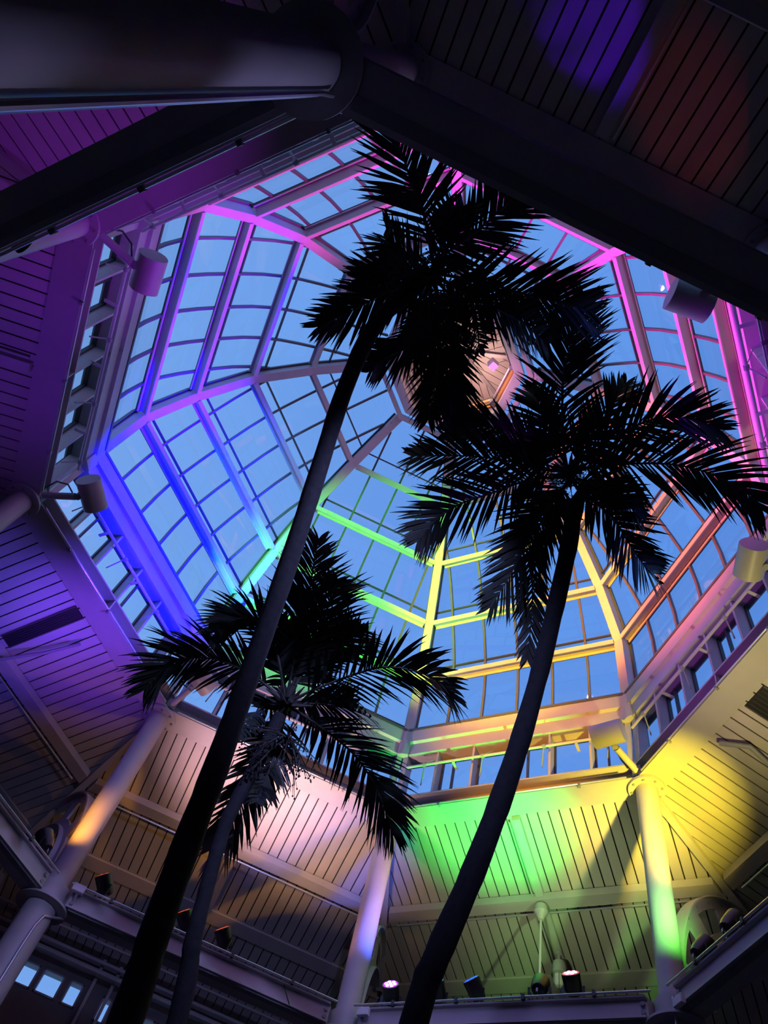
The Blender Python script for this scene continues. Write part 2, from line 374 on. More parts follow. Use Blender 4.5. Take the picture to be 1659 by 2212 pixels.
    b = MB(); mitred(b, az, [(5.06,12.5),(5.42,12.5),(5.42,13.1),(5.0,13.1),(5.0,12.78),(5.06,12.76)], .004); b.build('web', STEEL, sb)
    b = MB(); mitred(b, az, [(4.985,13.06),(5.0,13.06),(5.0,13.12),(4.985,13.12)], .004); b.build('lip', BAR, sb)
    # pipe rail with its stays
    pr = thing('pipe_rail', 'slender pipe rail with wire stays in the '+bay, 'rail', ep(az, 4.95, 0, 12.05), 'pipe rails along the clerestory')
    b = MB(); b.tube([ep(az,4.95,-1.9,12.05), ep(az,4.95,1.9,12.05)], .026, 10); b.build('pipe', STEEL, pr, True)
    for q in (-1.75, -.65, .45, 1.55):
        b = MB(); b.tube([ep(az,4.95,q,12.08), ep(az,5.1,q+.08,11.72)], .012, 6); b.tube([ep(az,4.95,q,12.08), ep(az,5.1,q-.12,12.3)], .007, 6)
        b.lathe(ep(az,4.95,q-.03,12.05), t, [(0,.04),(.06,.04)], 10); b.build('stay', STEELD, pr)
    for q in (-1.2, 0, 1.0):
        b = MB(); b.box(ep(az,5.04,q,12.02), n*.10, t*.025, UP*.008); b.build('bracket', STEEL, pr)
    # sloping roof: cross beam, centre rafter
    cb = thing('cross_beam', 'horizontal box beam across the boarded slope beyond the '+bay, 'beam', ep(az, 7.05, 0, cz(7.05)), 'cross beams under the boards')
    zz = cz(7.05)
    b = MB(); b.loft([[ep(az,d,s*(d*T8-.1),z) for d,z in [(6.95,zz-.13),(7.17,zz-.16),(7.17,zz+.0),(6.95,zz+.0)]] for s in (-1,1)]); b.build('box_section', STEEL, cb)
    b = MB(); b.tube([ep(az,7.2,-2.7,zz-.2), ep(az,7.2,2.7,zz-.2)], .018, 8); b.build('conduit', PIPE, cb, True)
    if e in ('CD', 'HA'):                             # these slopes carry a dark air slot instead of the rafter
        t0, t1 = (.0, .24) if e == 'CD' else (-.36, .06)
        sl = thing('air_slot', {'CD':'long black air slot between the violet boards at left', 'HA':'short black air slot in the yellow boards at the right edge'}[e], 'air slot', ep(az, 6.3, (t0+t1)/2, cz(6.3)))
        q = lambda d0, d1, u0, u1, dz: [ep(az,d,u,cz(d)+dz) for d,u in ((d0,u0),(d1,u0),(d1,u1),(d0,u1))]
        b = MB(); b.hexa(q(5.58,6.9,t0,t1,-.016), q(5.58,6.9,t0,t1,-.001)); b.build('grille', BLACK, sl)
        b = MB()
        for i in range(1, 6): u = t0+(t1-t0)*i/6; b.hexa(q(5.6,6.88,u-.004,u+.004,-.026), q(5.6,6.88,u-.004,u+.004,-.016))
        b.build('slats', DARK, sl)
        b = MB()
        for u in (t0, t1): b.hexa(q(5.58,6.9,u-.012,u+.012,-.03), q(5.58,6.9,u-.012,u+.012,-.001))
        b.build('frame', DARK, sl)
    else:
        ra = thing('centre_rafter', 'flat rafter down the boarded slope beyond the '+bay, 'beam', ep(az, 6.9, 0, cz(6.9)), 'centre rafters under the boards')
        b = MB(); b.hexa([ep(az,d,s,cz(d)-.10) for d,s in ((5.56,-.07),(8.5,-.07),(8.5,.07),(5.56,.07))], [ep(az,d,s,cz(d)) for d,s in ((5.56,-.07),(8.5,-.07),(8.5,.07),(5.56,.07))]); b.build('box_section', STEEL, ra)
        b = MB(); b.tube([ep(az,5.6,.13,cz(5.6)-.07), ep(az,8.4,.13,cz(8.4)-.07)], .016, 8); b.build('conduit', PIPE, ra, True)

for c, az in CORN.items():
    n, t = fr(az)
    hz = lambda r: Z0+.02-SL*(r*C8-5.53)
    hp = thing('hip_rafter', 'hip rafter under the boards running outward from '+COR[c], 'beam', n*7.0+UP*hz(7), 'hip rafters under the boards')
    b = MB(); b.hexa([n*r+t*s+UP*(hz(r)-.12) for r,s in ((5.8,-.06),(9.2,-.06),(9.2,.06),(5.8,.06))], [n*r+t*s+UP*(hz(r)+.0) for r,s in ((5.8,-.06),(9.2,-.06),(9.2,.06),(5.8,.06))]); b.build('box_section', STEEL, hp)
    b = MB(); b.box(n*6.15+UP*(hz(6.15)-.13), n*.16, t*.05, UP*.04); b.build('splice_plate', STEEL, hp)
    # curved knee brace: pierced quarter arch from column to hip
    kb = thing('knee_brace', 'pierced curved knee brace behind the column at '+COR[c], 'brace', n*6.0+UP*8.1, 'curved braces behind the columns')
    O = n*8.25+UP*8.1; b = MB(); fl2 = MB()
    N = 24; ro, ri = 2.33, 1.72
    def at(r, k): a = R_(180-92*k/N); return O + n*(r*math.cos(a)) + UP*(r*math.sin(a))
    for k in range(N):                                # web: two arched strips joined by spokes, leaving openings
        for r0, r1 in ((ro-.16, ro), (ri, ri+.14)):
            P = [at(r0,k), at(r1,k), at(r1,k+1), at(r0,k+1)]
            b.hexa([p-t*.02 for p in P], [p+t*.02 for p in P])
        if k % 8 in (0, 1, 2):
            P = [at(ri+.14,k), at(ro-.16,k), at(ro-.16,k+1), at(ri+.14,k+1)]
            b.hexa([p-t*.02 for p in P], [p+t*.02 for p in P])
    b.build('web_plate', STEEL, kb)
    for nm, r in (('outer_flange', ro), ('inner_flange', ri)):
        f = MB()
        for k in range(N):
            P = [at(r-.012,k), at(r+.012,k), at(r+.012,k+1), at(r-.012,k+1)]
            f.hexa([p-t*.10 for p in P], [p+t*.10 for p in P])
        f.build(nm, STEEL, kb)
    for k in range(2, 22, 3):
        f = MB(); q = at(ro-.08, k+.5); f.lathe(q-t*.03, t, [(0,.02),(.06,.02)], 6); f.build('bolt', STEELD, kb)

# ------------------------------------------------------------------ dome
LV = [(5.434,13.11),(5.385,14.63),(4.89,15.92),(4.13,17.20),(3.064,18.0),(1.70,18.72)]
def normals(pr):
    out = []
    for i in range(len(pr)):
        a = pr[max(0,i-1)]; b = pr[min(len(pr)-1,i+1)]
        dx, dz = b[0]-a[0], b[1]-a[1]; l = math.hypot(dx,dz); out.append((dz/l, -dx/l))
    return out                                        # pointing outward
def smoothp(P, k=3):
    Q = []
    for i in range(len(P)-1):
        p0 = P[max(0,i-1)]; p1 = P[i]; p2 = P[i+1]; p3 = P[min(len(P)-1,i+2)]
        for j in range(k):
            u = j/k; Q.append(tuple(.5*(2*b+(c-a)*u+(2*a-5*b+4*c-d)*u*u+(-a+3*b-3*c+d)*u**3) for a,b,c,d in zip(p0,p1,p2,p3)))
    Q.append(P[-1]); return Q
RIBN = {'A':'orange rib rising from the lower right corner', 'B':'lime green rib rising from the bottom corner', 'C':'green rib passing behind the tall left palm trunk',
        'D':'long blue violet rib sweeping in from the left', 'E':'arched pink violet rib at upper left', 'F':'bright magenta rib at the top beside the palm crown',
        'G':'bright magenta rib coming out from behind the dark beam', 'H':'salmon red rib behind the right palm crown'}
RP = LV; RN = normals(LV)
for c, az in CORN.items():
    n, t = fr(az)
    rb = thing('dome_rib', RIBN[c], 'rib', n*LV[0][0]+UP*LV[0][1], 'ribs of the glass dome')
    def pt(i, o, s): return n*(RP[i][0]+RN[i][0]*o)+UP*(RP[i][1]+RN[i][1]*o)+t*s
    b = MB(); b.loft([[pt(i,0,-.09), pt(i,0,.09), pt(i,.24,.09), pt(i,.24,-.09)] for i in range(len(RP))]); b.build('box_section', STEEL, rb, bevel=.006)
    b = MB(); b.loft([[pt(i,.24,-.13), pt(i,.24,.13), pt(i,.31,.13), pt(i,.31,-.13)] for i in range(len(RP))]); b.build('glazing_cap', BAR, rb)
    b = MB(); b.box(pt(0,.10,0)-UP*.30, n*.14, t*.10, UP*.34); b.build('base_plate', STEEL, rb)
    b = MB()
    dd = (Vector(pt(5,0,0))-Vector(pt(4,0,0))).normalized(); nn = t.cross(dd)
    for k in range(2):
        for s in (-.05,.05):
            b.lathe(pt(5,0,s)-dd*(.12+.12*k), -UP, [(0,.022),(.03,.02)], 8)
    b.build('bolts', STEEL, rb)
AP = [(r*C8, z) for r, z in LV]; AN = normals(AP)
SP = smoothp(AP, 3); SN = normals(SP)
def iface(i, o): return (AP[i][0]+AN[i][0]*o, AP[i][1]+AN[i][1]*o)
def sface(i, o): return (SP[i][0]+SN[i][0]*o, SP[i][1]+SN[i][1]*o)
for e, az in EDGES:
    n, t = fr(az); bay = BAY[e]
    for i in range(1, 5):
        h = AP[i][0]*T8-.085; nv = n*AN[i][0]+UP*AN[i][1]; dv = t.cross(nv)
        c0 = n*AP[i][0]+UP*AP[i][1]
        pu = thing('purlin', ORD5[i-1]+' horizontal steel purlin of the dome in the '+bay, 'purlin', c0, 'purlins of the glass dome')
        b = MB(); b.box(c0+nv*.01, t*h, dv*.05, nv*.01); b.build('inner_flange', STEEL, pu)
        b = MB(); b.box(c0+nv*.10, t*h, dv*.012, nv*.08); b.build('web', STEEL, pu)
        b = MB(); b.box(c0+nv*.19, t*h, dv*.065, nv*.01); b.build('outer_flange', STEEL, pu)
    GO = .27
    gz = thing('dome_glazing', 'glass panes and glazing bars of the dome in the '+bay, 'glazing', n*AP[0][0]+UP*AP[0][1], 'glazing of the dome bays')
    b = MB()
    ring = []
    for i in range(len(SP)):
        for o in (GO, GO+.014):
            d, z = sface(i, o); h = d*T8-.1
            ring.append((ep(az,d,-h,z), ep(az,d,h,z)))
    for i in range(len(SP)-1):
        a0,b0 = ring[2*i]; a1,b1 = ring[2*i+1]; a2,b2 = ring[2*i+2]; a3,b3 = ring[2*i+3]
        b.hexa([a0,b0,b2,a2],[a1,b1,b3,a3])
    b.build('pane', GLASS, gz)
    for j in range(5):
        q = (j-2)*.7; rings = []
        for i in range(len(SP)):
            d, z = sface(i, GO-.06)
            if d*T8-.05 < abs(q): break
            d2, z2 = sface(i, GO-.001); rings.append([ep(az,d,q-.023,z), ep(az,d,q+.023,z), ep(az,d2,q+.023,z2), ep(az,d2,q-.023,z2)])
        if len(rings) > 1: bb = MB(); bb.loft(rings); bb.build('glazing_bar', BAR, gz)
    for k in range(10):
        x = (k+.5)/2 if k % 2 == 0 else (k+1)/2
        if x >= 4.99: continue
        i = x*3; i0 = int(i); u = i-i0
        o = GO-.03
        d = sface(i0,o)[0]*(1-u)+sface(i0+1,o)[0]*u; z = sface(i0,o)[1]*(1-u)+sface(i0+1,o)[1]*u
        nv = n*SN[i0][0]+UP*SN[i0][1]
        b = MB(); b.box(n*d+UP*z, t*(d*T8-.1), t.cross(nv)*.014, nv*.025); b.build('transom', DARK, gz)

# ------------------------------------------------------------------ lantern over the crown of the dome
ln = thing('roof_lantern', 'octagonal lantern at the crown of the dome with boarded top', 'lantern', (0,0,18.7))
for e, az in EDGES:
    n, t = fr(az)
    b = MB(); mitred(b, az, [(1.50,18.68),(1.60,18.66),(1.66,18.9),(1.56,18.92)]); b.build('outer_curb', STEEL, ln)
    b = MB(); mitred(b, az, [(1.42,18.80),(1.54,18.78),(1.54,18.80),(1.42,18.82)]); b.build('curb_glass', GLASS, ln)
    b = MB(); mitred(b, az, [(1.22,18.72),(1.42,18.72),(1.42,18.95),(1.22,18.95)]); b.build('ring', STEEL, ln)
    b = MB(); mitred(b, az, [(1.24,18.95),(1.30,18.95),(1.30,20.1),(1.24,20.1)]); b.build('drum_wall', STEELD, ln)
    b = MB()
    for zc in (19.25, 19.42, 19.62): b.box(ep(az,1.225,0,zc), n*.02, t*.40, UP*.06)
    b.build('louvre_panel', LITPANEL if e in ('AB','BC','HA') else STEEL, ln)
    b = MB(); s = .16
    for side in (-1,1):
        for i in range(4):
            a = side*(i*s+.006); q = side*((i+1)*s-.006); da = abs(a)/T8+.05; db = abs(q)/T8+.05
            if db > 1.24: continue
            P = [(da,a),(1.24,a),(1.24,q),(db,q)]
            b.hexa([ep(az,d,x,20.25-.2*d) for d,x in P],[ep(az,d,x,20.27-.2*d) for d,x in P])
    b.build('boards', PLANK, ln)
    b = MB(); P = [(0.02,-.01),(1.3,-1.3*T8),(1.3,1.3*T8),(0.02,.01)]
    b.hexa([ep(az,d,x,20.30-.2*d) for d,x in P],[ep(az,d,x,20.4-.2*d) for d,x in P]); b.build('roof_deck', GAP, ln)
    b = MB(); b.tube([ep(az,1.12,-1.12*T8,19.35), ep(az,1.12,1.12*T8,19.35)], .022, 8); b.build('rail', PIPE, ln, True)
    b = MB(); b.tube([ep(az,1.14,-1.14*T8,19.2), ep(az,1.14,1.14*T8,19.2)], .014, 8); b.build('cable', DARK, ln, True)
for c, az in CORN.items():
    n, t = fr(az); b = MB(); b.hexa([n*r+t*s+UP*(20.16-.2*r*C8) for r,s in ((.1,-.04),(1.3,-.04),(1.3,.04),(.1,.04))],[n*r+t*s+UP*(20.24-.2*r*C8) for r,s in ((.1,-.04),(1.3,-.04),(1.3,.04),(.1,.04))])
    b.build('roof_rafter', STEELD if c in 'ACEG' else STEEL, ln)
    b = MB(); b.box(n*1.22+UP*19.3, n*.04, t*.05, UP*.12); b.build('clamp', STEELD, ln)
p = atz(1065, 787, 19.1)
wl = thing('square_spotlight', 'small white square floodlight with magenta glowing front under the lantern', 'floodlight', p)
b = MB(); ax = Vector((.9,.3,.2)).normalized(); ay = ax.cross(UP).normalized(); azv = ax.cross(ay)
b.box(p, ax*.09, ay*.09, azv*.12); b.build('housing', BOXM, wl, bevel=.008)
f_ = (CAM-p).normalized(); s_ = f_.cross(UP).normalized(); u_ = s_.cross(f_)
b = MB(); q = p-azv*.121 if (p-azv*.12-CAM).length < (p+azv*.12-CAM).length else p+azv*.121
b.box(q, ax*.075, ay*.075, azv*.006); b.build('lens', L_MAG, wl)
b = MB(); b.tube([p, p+(Vector((0,0,19.35))+Vector((p.x,p.y,0)).normalized()*1.1-p)*.95], .012, 6); b.build('bracket', PIPE, wl)
# amber strip lights of the lantern: real lamps on its rail
for i, (az, t0, t1) in enumerate([(315,-.25,.35),(0,-.35,.3),(45,-.4,.35),(225,-.2,.3)]):
    b = MB(); b.tube([ep(az,1.15,t0,19.5), ep(az,1.15,t1,19.5)], .035, 10); o = b.build('strip_light', L_RST if i == 0 else L_WARM, smooth=True)
    tag(o, ['red glowing strip light inside the lantern above the white floodlight','amber strip light at lower right inside the lantern','amber strip light along the bottom inside the lantern','amber strip light inside the lantern behind the tallest palm crown'][i], 'strip light', 'strip lights inside the lantern')
def point(p, col, e, r=.08):
    ld = bpy.data.lights.new('lantern_glow', 'POINT'); o = bpy.data.objects.new('lantern_glow', ld); C.objects.link(o); o.location = p; ld.color = col; ld.energy = e; ld.shadow_soft_size = r
point((0.5,0.1,19.3), (1.0,.55,.45), 40)

# ------------------------------------------------------------------ drum fixtures on arms
FX = {'A':('yellow lit drum shaped fixture on an arm at the lower right corner',(0,)), 'C':('pink lit drum shaped fixture on an arm above the lower left column',(0,)),
      'D':('grey drum shaped fixture on an arm at the left corner of the dome',(0,)), 'E':('grey drum shaped fixture tilted on an arm at upper left',(0,)),
      'G':('dark drum shaped fixture hanging below the dark beam at upper right',(0,)), 'H':('purple drum shaped fixture cut by the right edge',(0,))}
TW = {'A':-30,'C':-25,'D':10,'E':40,'G':55,'H':5}
for c, (lb, _) in FX.items():
    az = CORN[c]; n, t = fr(az)
    fx = thing('drum_fixture', lb, 'fixture', n*5.5+UP*11.35, 'drum fixtures at the dome corners')
    b = MB(); b.tube([n*5.52+UP*11.36, n*5.02+UP*11.42], .055, 16); b.build('arm', STEEL, fx, True)
    b = MB(); b.box(n*5.54+UP*11.36, n*.03, t*.08, UP*.09); b.build('mount_plate', STEELD, fx)
    b = MB(); b.tube([n*5.02+UP*11.42, n*4.93+UP*11.46], .03, 10); b.lathe(n*4.98+UP*11.40, UP, [(0,.05),(.1,.05)], 12); b.build('swivel', STEELD, fx, True)
    ctr = n*4.82+UP*11.56; ax = (t*math.cos(R_(TW[c]*.5)) + n*math.sin(R_(TW[c]*.5))).normalized(); w = ax.cross(UP).normalized()
    prof = []
    for k in range(28):                               # pointed oval section
        a = 2*math.pi*k/28; x = math.cos(a); y = math.sin(a)
        prof.append((x*.20, y*.185*(1-.25*abs(x)**3)))
    b = MB(); b.loft([[ctr+ax*s+w*x+UP*y for x,y in prof] for s in (-.245,-.24,.24,.245)]); b.build('drum', STEEL, fx, True)
    b = MB(); b.tube([n*5.5+t*.1+UP*11.42, n*5.38+t*.16+UP*11.55, n*5.2+t*.12+UP*11.56, n*5.08+t*.05+UP*11.45], .013, 8); b.build('cable', DARK, fx, True)

# ------------------------------------------------------------------ stage lights on the tie beams
def par_can(az, t_, tgt, lens, label, led=True, z=7.84, d=5.22):
    n, t = fr(az); p = ep(az, d, t_, z); c0 = p+UP*.20
    ax = (tgt-c0).normalized(); sd = ax.cross(UP).normalized()
    o = thing('stage_light', label, 'stage light', p, 'stage lights on the tie beams')
    b = MB(); b.lathe(c0-ax*.14, ax, [(0,.05),(.02,.085),(.10,.11),(.27,.12),(.275,.108),(.25,.104)], 24); h = b.build('housing', BLACK, o, True)
    b = MB(); b.lathe(c0+ax*.124, ax, [(0,.104),(.012,.104)], 24); b.build('lens', lens, o)
    if led:
        b = MB()
        for k in range(7):
            a = 2*math.pi*k/6; r = 0 if k == 6 else .062
            b.lathe(c0+ax*.136+(sd*math.cos(a)+ax.cross(sd)*math.sin(a))*r, ax, [(0,.024),(.008,.022)], 10)
        b.build('led_cluster', {L_VIO: LED_V, L_RED: LED_R}.get(lens, lens), o)
    b = MB(); b.bar(c0+sd*.135-ax*.02, p+sd*.135, .035, .008, ax); b.bar(c0-sd*.135-ax*.02, p-sd*.135, .035, .008, ax); b.bar(p+sd*.139, p-sd*.139, .035, .01)
    b.build('yoke', BLACK, o)
    b = MB(); b.box(c0-ax*.13-UP*.02+n*-.05, sd*.012, UP*.02, ax*.01); b.build('rating_sticker', STICK, o)
    b = MB(); b.tube([c0-ax*.14, c0-ax*.2-UP*.08, p+n*.05+UP*.02, p+n*.14-UP*.02], .008, 6); b.build('power_cable', BLACK, o)
    return o
dome = lambda az: edge_pt(az, 0, 4.7, 15)
par_can(45, 1.52, ep(45,5.22,1.52,7.84)-fr(45)[0]*1.0+fr(45)[1]*-.15+UP*.85, L_VIO, 'stage light glowing bright violet at the foot of the curved trunk')
par_can(45, .84, edge_pt(45,.9,4.4,8.75), L_BLU, 'stage light half hidden behind the curved palm trunk with blue edge')
par_can(45, .30, edge_pt(45,.65,4.5,8.8), L_BLU, 'stage light with thin blue glowing rim in the bottom row')
par_can(45, -.57, edge_pt(45,-.4,7.6,11), L_OFF, 'black unlit stage light under the white hanging rod', False)
par_can(45, -1.0, ep(45,5.22,-1.0,7.84)-fr(45)[0]*.85+UP*1.0, L_RED, 'stage light glowing pink red at bottom right')
par_can(0, 1.42, edge_pt(0,.8,7.6,11), L_OFF, 'lower of two black lamps against the pierced brace', False, d=5.22)
par_can(0, .85, edge_pt(0,.4,7.6,11), L_OFF, 'upper of two black lamps against the pierced brace', False, d=5.22)
par_can(90, 1.59, edge_pt(90,2.15,4.9,8.7), L_ORG, 'dark stage light with orange glint beside the lower left column', z=7.86)
par_can(90, .36, edge_pt(90,.95,4.9,8.7), L_ORG, 'dark stage light hidden between the two left trunks', z=7.86)
par_can(90, -.23, edge_pt(90,.35,4.9,8.7), L_ORG, 'dark stage light with red glint right of the left trunks', z=7.86)
par_can(135, -1.6, edge_pt(135,-.4,7,11), L_OFF, 'black boxy lamp on the tie beam left of the orange lit column', False)
for az, t_, lens, nm in [(225,-.9,L_YEL,'upper left'),(270,.9,L_BLU,'top'),(315,.7,L_BLU,'upper right')]:
    par_can(az, t_, dome((az+180) % 360), lens, 'stage light on the far side of the %s tie beam' % nm)

# ------------------------------------------------------------------ pendant rod, caged lamp, boxes, pipes
b0 = ep(45, 7.02, 0, 10.62)
pd = thing('pendant_rod', 'white rod hanging from a bell shaped cap on the cross beam', 'pendant', b0)
b = MB(); b.lathe(b0+UP*.02, -UP, [(0,.05),(.04,.10),(.16,.12),(.24,.07),(.30,.045)], 20); b.build('bell_cap', STEEL, pd, True)
b = MB(); b.tube([b0-UP*.26, b0-UP*1.45], .022, 12); b.build('rod', STEEL, pd, True)
b = MB(); b.lathe(b0-UP*1.45, -UP, [(0,.04),(.08,.05),(.1,.03)], 14); b.build('tip', STEEL, pd, True)
l0 = ep(45, 8.0, -.02, cz(8)-.1)
lp = thing('caged_lamp', 'grey caged jar lamp under the boards at bottom right', 'lamp', l0)
b = MB(); b.lathe(l0, -UP, [(0,.06),(.03,.06),(.04,.025),(.16,.025),(.17,.10),(.24,.12),(.34,.12),(.36,.14),(.38,.14),(.40,.10)], 20); b.build('body', STEEL, lp, True)
b = MB(); b.lathe(l0-UP*.40, -UP, [(0,.085),(.12,.085),(.18,.06),(.2,.01)], 18); b.build('jar', BOXM, lp, True)
b = MB()
for k in range(6):
    a = 2*math.pi*k/6; v = Vector((math.cos(a), math.sin(a), 0)); b.tube([l0-UP*.40+v*.10, l0-UP*.55+v*.10, l0-UP*.62+v*.03], .006, 6)
b.build('cage', STEELD, lp)
for (px, py, az, lb) in [(170,1920,90,'white junction box on the tie beam beside the lower left column'), (785,2186,45,'white junction box at the foot of the salmon and blue column'), (1467,2162,0,'white junction box at the foot of the yellow green column')]:
    n, t = fr(az); r = ray(px, py); N = n; k = (5.04-CAM.dot(N))/r.dot(N); p = CAM+r*k
    o = thing('junction_box', lb, 'box', p, 'junction boxes on the tie beams')
    b = MB(); b.box(p, n*.03, t*.085, UP*.055); b.build('case', BOXM, o, bevel=.006)
    b = MB(); b.box(p-n*.031, n*.003, t*.078, UP*.048)
    for s in (-.06,.06): b.lathe(p-n*.036+t*s+UP*.03, -n, [(0,.008),(.004,.006)], 8)
    b.build('lid', BOXM, o)
def runpipe(pts, r, name, label, cat, m=PIPE, grp=None, seg=8):
    b = MB(); b.tube(pts, r, seg); return tag(b.build(name, m, smooth=True), label, cat, grp)
def colpt(az, z, dphi, rad): # point on the surface of a column, dphi relative to the inward direction
    n, t = fr(az); base = n*RC; a = R_(dphi); return base + (-n*math.cos(a)+t*math.sin(a))*rad + UP*z
runpipe([atz(166,1932,7.70), atz(150,1962,7.60), atz(137,1985,7.50), colpt(112.5,7.3,-8,.24), colpt(112.5,7.15,0,.24), colpt(112.5,6.9,2,.235), colpt(112.5,3,2,.235)], .019, 'drop_conduit', 'bent conduit dropping from the white box down the lower left column', 'conduit')
runpipe([colpt(22.5,7.72,-30,.27), colpt(22.5,7.3,-30,.245), colpt(22.5,6.5,-30,.24), colpt(22.5,2,-30,.24)], .019, 'drop_conduit', 'straight conduit dropping from the white box at the yellow green column', 'conduit')
runpipe([colpt(247.5,7.42,40,.26), colpt(247.5,7.2,40,.24), colpt(247.5,1.2,40,.24)], .017, 'drop_conduit', 'thick pale conduit along the huge column at top left', 'conduit')
fp = runpipe([ep(135,5.75,-.35,cz(5.75)-.16), ep(135,6.3,-.25,cz(6.3)-.2), ep(135,7.0,.0,cz(7)-.3)], .03, 'sprinkler_pipe', 'dark sprinkler pipe with valve under the violet boards at left', 'pipe', STEELD)
fp2 = runpipe([ep(0,8.0,1.9,cz(8)-.25), ep(0,6.4,.6,cz(6.4)-.2), ep(0,5.9,.5,cz(5.9)-.18), ep(0,5.6,.75,cz(5.6)-.14)], .04, 'sprinkler_pipe', 'sprinkler pipe with nozzle under the yellow boards at right', 'pipe', STEELD)
runpipe([atz(955,2208,7.4)+Vector((0,0,0)), atz(625,2170,7.5), atz(618,2145,7.62), atz(612,2125,7.8)][1:], .008, 'loose_cable', 'thin black cable dangling over the lavender tie beam', 'cable', BLACK, None, 6)

# ------------------------------------------------------------------ palms
def cat(P, n):                                         # Catmull-Rom resample to n points
    P = [Vector(p) for p in P]; out = []
    for i in range(n):
        x = i/(n-1)*(len(P)-1); k = min(int(x), len(P)-2); u = x-k
        p0 = P[max(0,k-1)]; p1 = P[k]; p2 = P[k+1]; p3 = P[min(len(P)-1,k+2)]
        out.append(.5*((2*p1)+(p2-p0)*u+(2*p0-5*p1+4*p2-p3)*u*u+(-p0+3*p1-3*p2+p3)*u**3))
    return out
def frond(parent, pts, L=.62, nl=50, droop=.35, rr=.016, wid=.045, start=.12, rnd=1.0, spread=1.0, tilt=0.0, rng=None):
    rng = rng or random
    P = cat(pts, 40)
    total = sum((P[i+1]-P[i]).length for i in range(39))
    b = MB(); b.tube(P, [rr*(1-.85*i/39)+.002 for i in range(40)], 6)
    lf = MB()
    for side in (-1, 1):
        for k in range(nl):
            u = start+(1-start)*(k+rng.random()*.6)/nl; u = min(u, .995)
            x = u*39; i = min(int(x), 38); q = P[i].lerp(P[i+1], x-i)
            T = (P[min(i+2,39)]-P[max(i-1,0)]).normalized()
            S = T.cross(UP)
            if S.length < .15: S = T.cross(Vector((.6,.5,.2)))
            S.normalize(); N = S.cross(T).normalized()
            S = (S*math.cos(R_(tilt))+N*math.sin(R_(tilt)))
            ang = R_((62-38*u)*spread + rng.uniform(-6,6)*rnd)
            lift = rng.uniform(-.05,.22)
            D = (T*math.cos(ang)+S*side*math.sin(ang)+N*lift).normalized()
            ln_ = L*(.55+.75*math.sin(math.pi*min(1,(u*.80+.12)))) * rng.uniform(.82,1.08) * (1 if u < .8 else 1-.35*(u-.8)/.2)
            w = wid*rng.uniform(.8,1.15)
            dr = droop*rng.uniform(.6,1.5)
            a = q.copy(); V = []; seg = 5
            d = D.copy()
            for s in range(seg+1):
                f = s/seg; ww = w*(.45+1.1*f if f < .4 else max(.06,.89*(1-((f-.4)/.6)**1.6)))
                sd = d.cross(N)
                if sd.length < .05: sd = d.cross(S)
                sd.normalize(); sd = (sd + N*.25*side).normalized()
                V += [a-sd*ww/2, a+sd*ww/2]
                d = (d + Vector((0,0,-dr*(.35+f)/seg*1.6)) + Vector((rng.uniform(-1,1),rng.uniform(-1,1),rng.uniform(-1,1)))*.035*rnd).normalized()
                a = a + d*(ln_/seg)
            lf.add(V, [(2*s,2*s+1,2*s+3,2*s+2) for s in range(seg)])
    ra = b.build('frond', RACH, parent, True)
    lf.build('leaflets', LEAF, ra)
    return ra
def px_path(pts, zc, prof):                            # image trace lifted onto heights zc + prof
    n = len(pts); out = []
    for i, (x, y) in enumerate(pts):
        u = i/(n-1)*(len(prof)-1); k = min(int(u), len(prof)-2); h = prof[k]*(1-(u-k))+prof[k+1]*(u-k)
        out.append(atz(x, y, zc+h))
    return out
def trunk(parent, pts, rads, n=60):
    P = cat(pts, n); R = []
    for i in range(n):
        x = i/(n-1)*(len(rads)-1); k = min(int(x), len(rads)-2); R.append((rads[k]*(1-(x-k))+rads[k+1]*(x-k))*(1+.035*((i*7919) % 5-2)/2))
    b = MB(); b.tube(P, R, 18); return b.build('trunk', TRUNK, parent, True)
def crownfuzz(parent, c, r, n, rng):                   # fibrous leaf bases at the crown
    b = MB()
    for k in range(n):
        a = rng.uniform(0, 2*math.pi); e = rng.uniform(-.2,1.2)
        d = Vector((math.cos(a)*math.cos(e), math.sin(a)*math.cos(e), math.sin(e)))
        p = c + d*r*.1; q = c + d*r*rng.uniform(.5,1); m_ = (p+q)/2 + Vector((0,0,rng.uniform(-.04,.06)))
        b.tube([p, m_, q], [.03,.022,.006], 5)
    b.build('leaf_bases', RACH, parent)
def fruit(parent, p, r, n, rng, down=.9):
    b = MB(); s = MB()
    for k in range(n):
        a = rng.uniform(0,2*math.pi); d = Vector((math.cos(a)*rng.uniform(.3,1), math.sin(a)*rng.uniform(.3,1), -down*rng.uniform(.2,1))).normalized()
        q = p + d*r*rng.uniform(.5,1); m_ = (p+q)/2+Vector((0,0,.04)); b.tube([p, m_, q], [.008,.006,.003], 5)
        for j in range(4):
            e = q + Vector((rng.uniform(-1,1),rng.uniform(-1,1),rng.uniform(-1,.4)))*.09; b.tube([m_.lerp(q,.3+.2*j), e], [.004,.002], 4)
            s.lathe(e-UP*.012, UP, [(0,.004),(.012,.011),(.024,.004)], 6)
    st = b.build('fruit_stalk', RACH, parent); be = s.build('berries', FRUIT, st); be['kind'] = 'stuff'

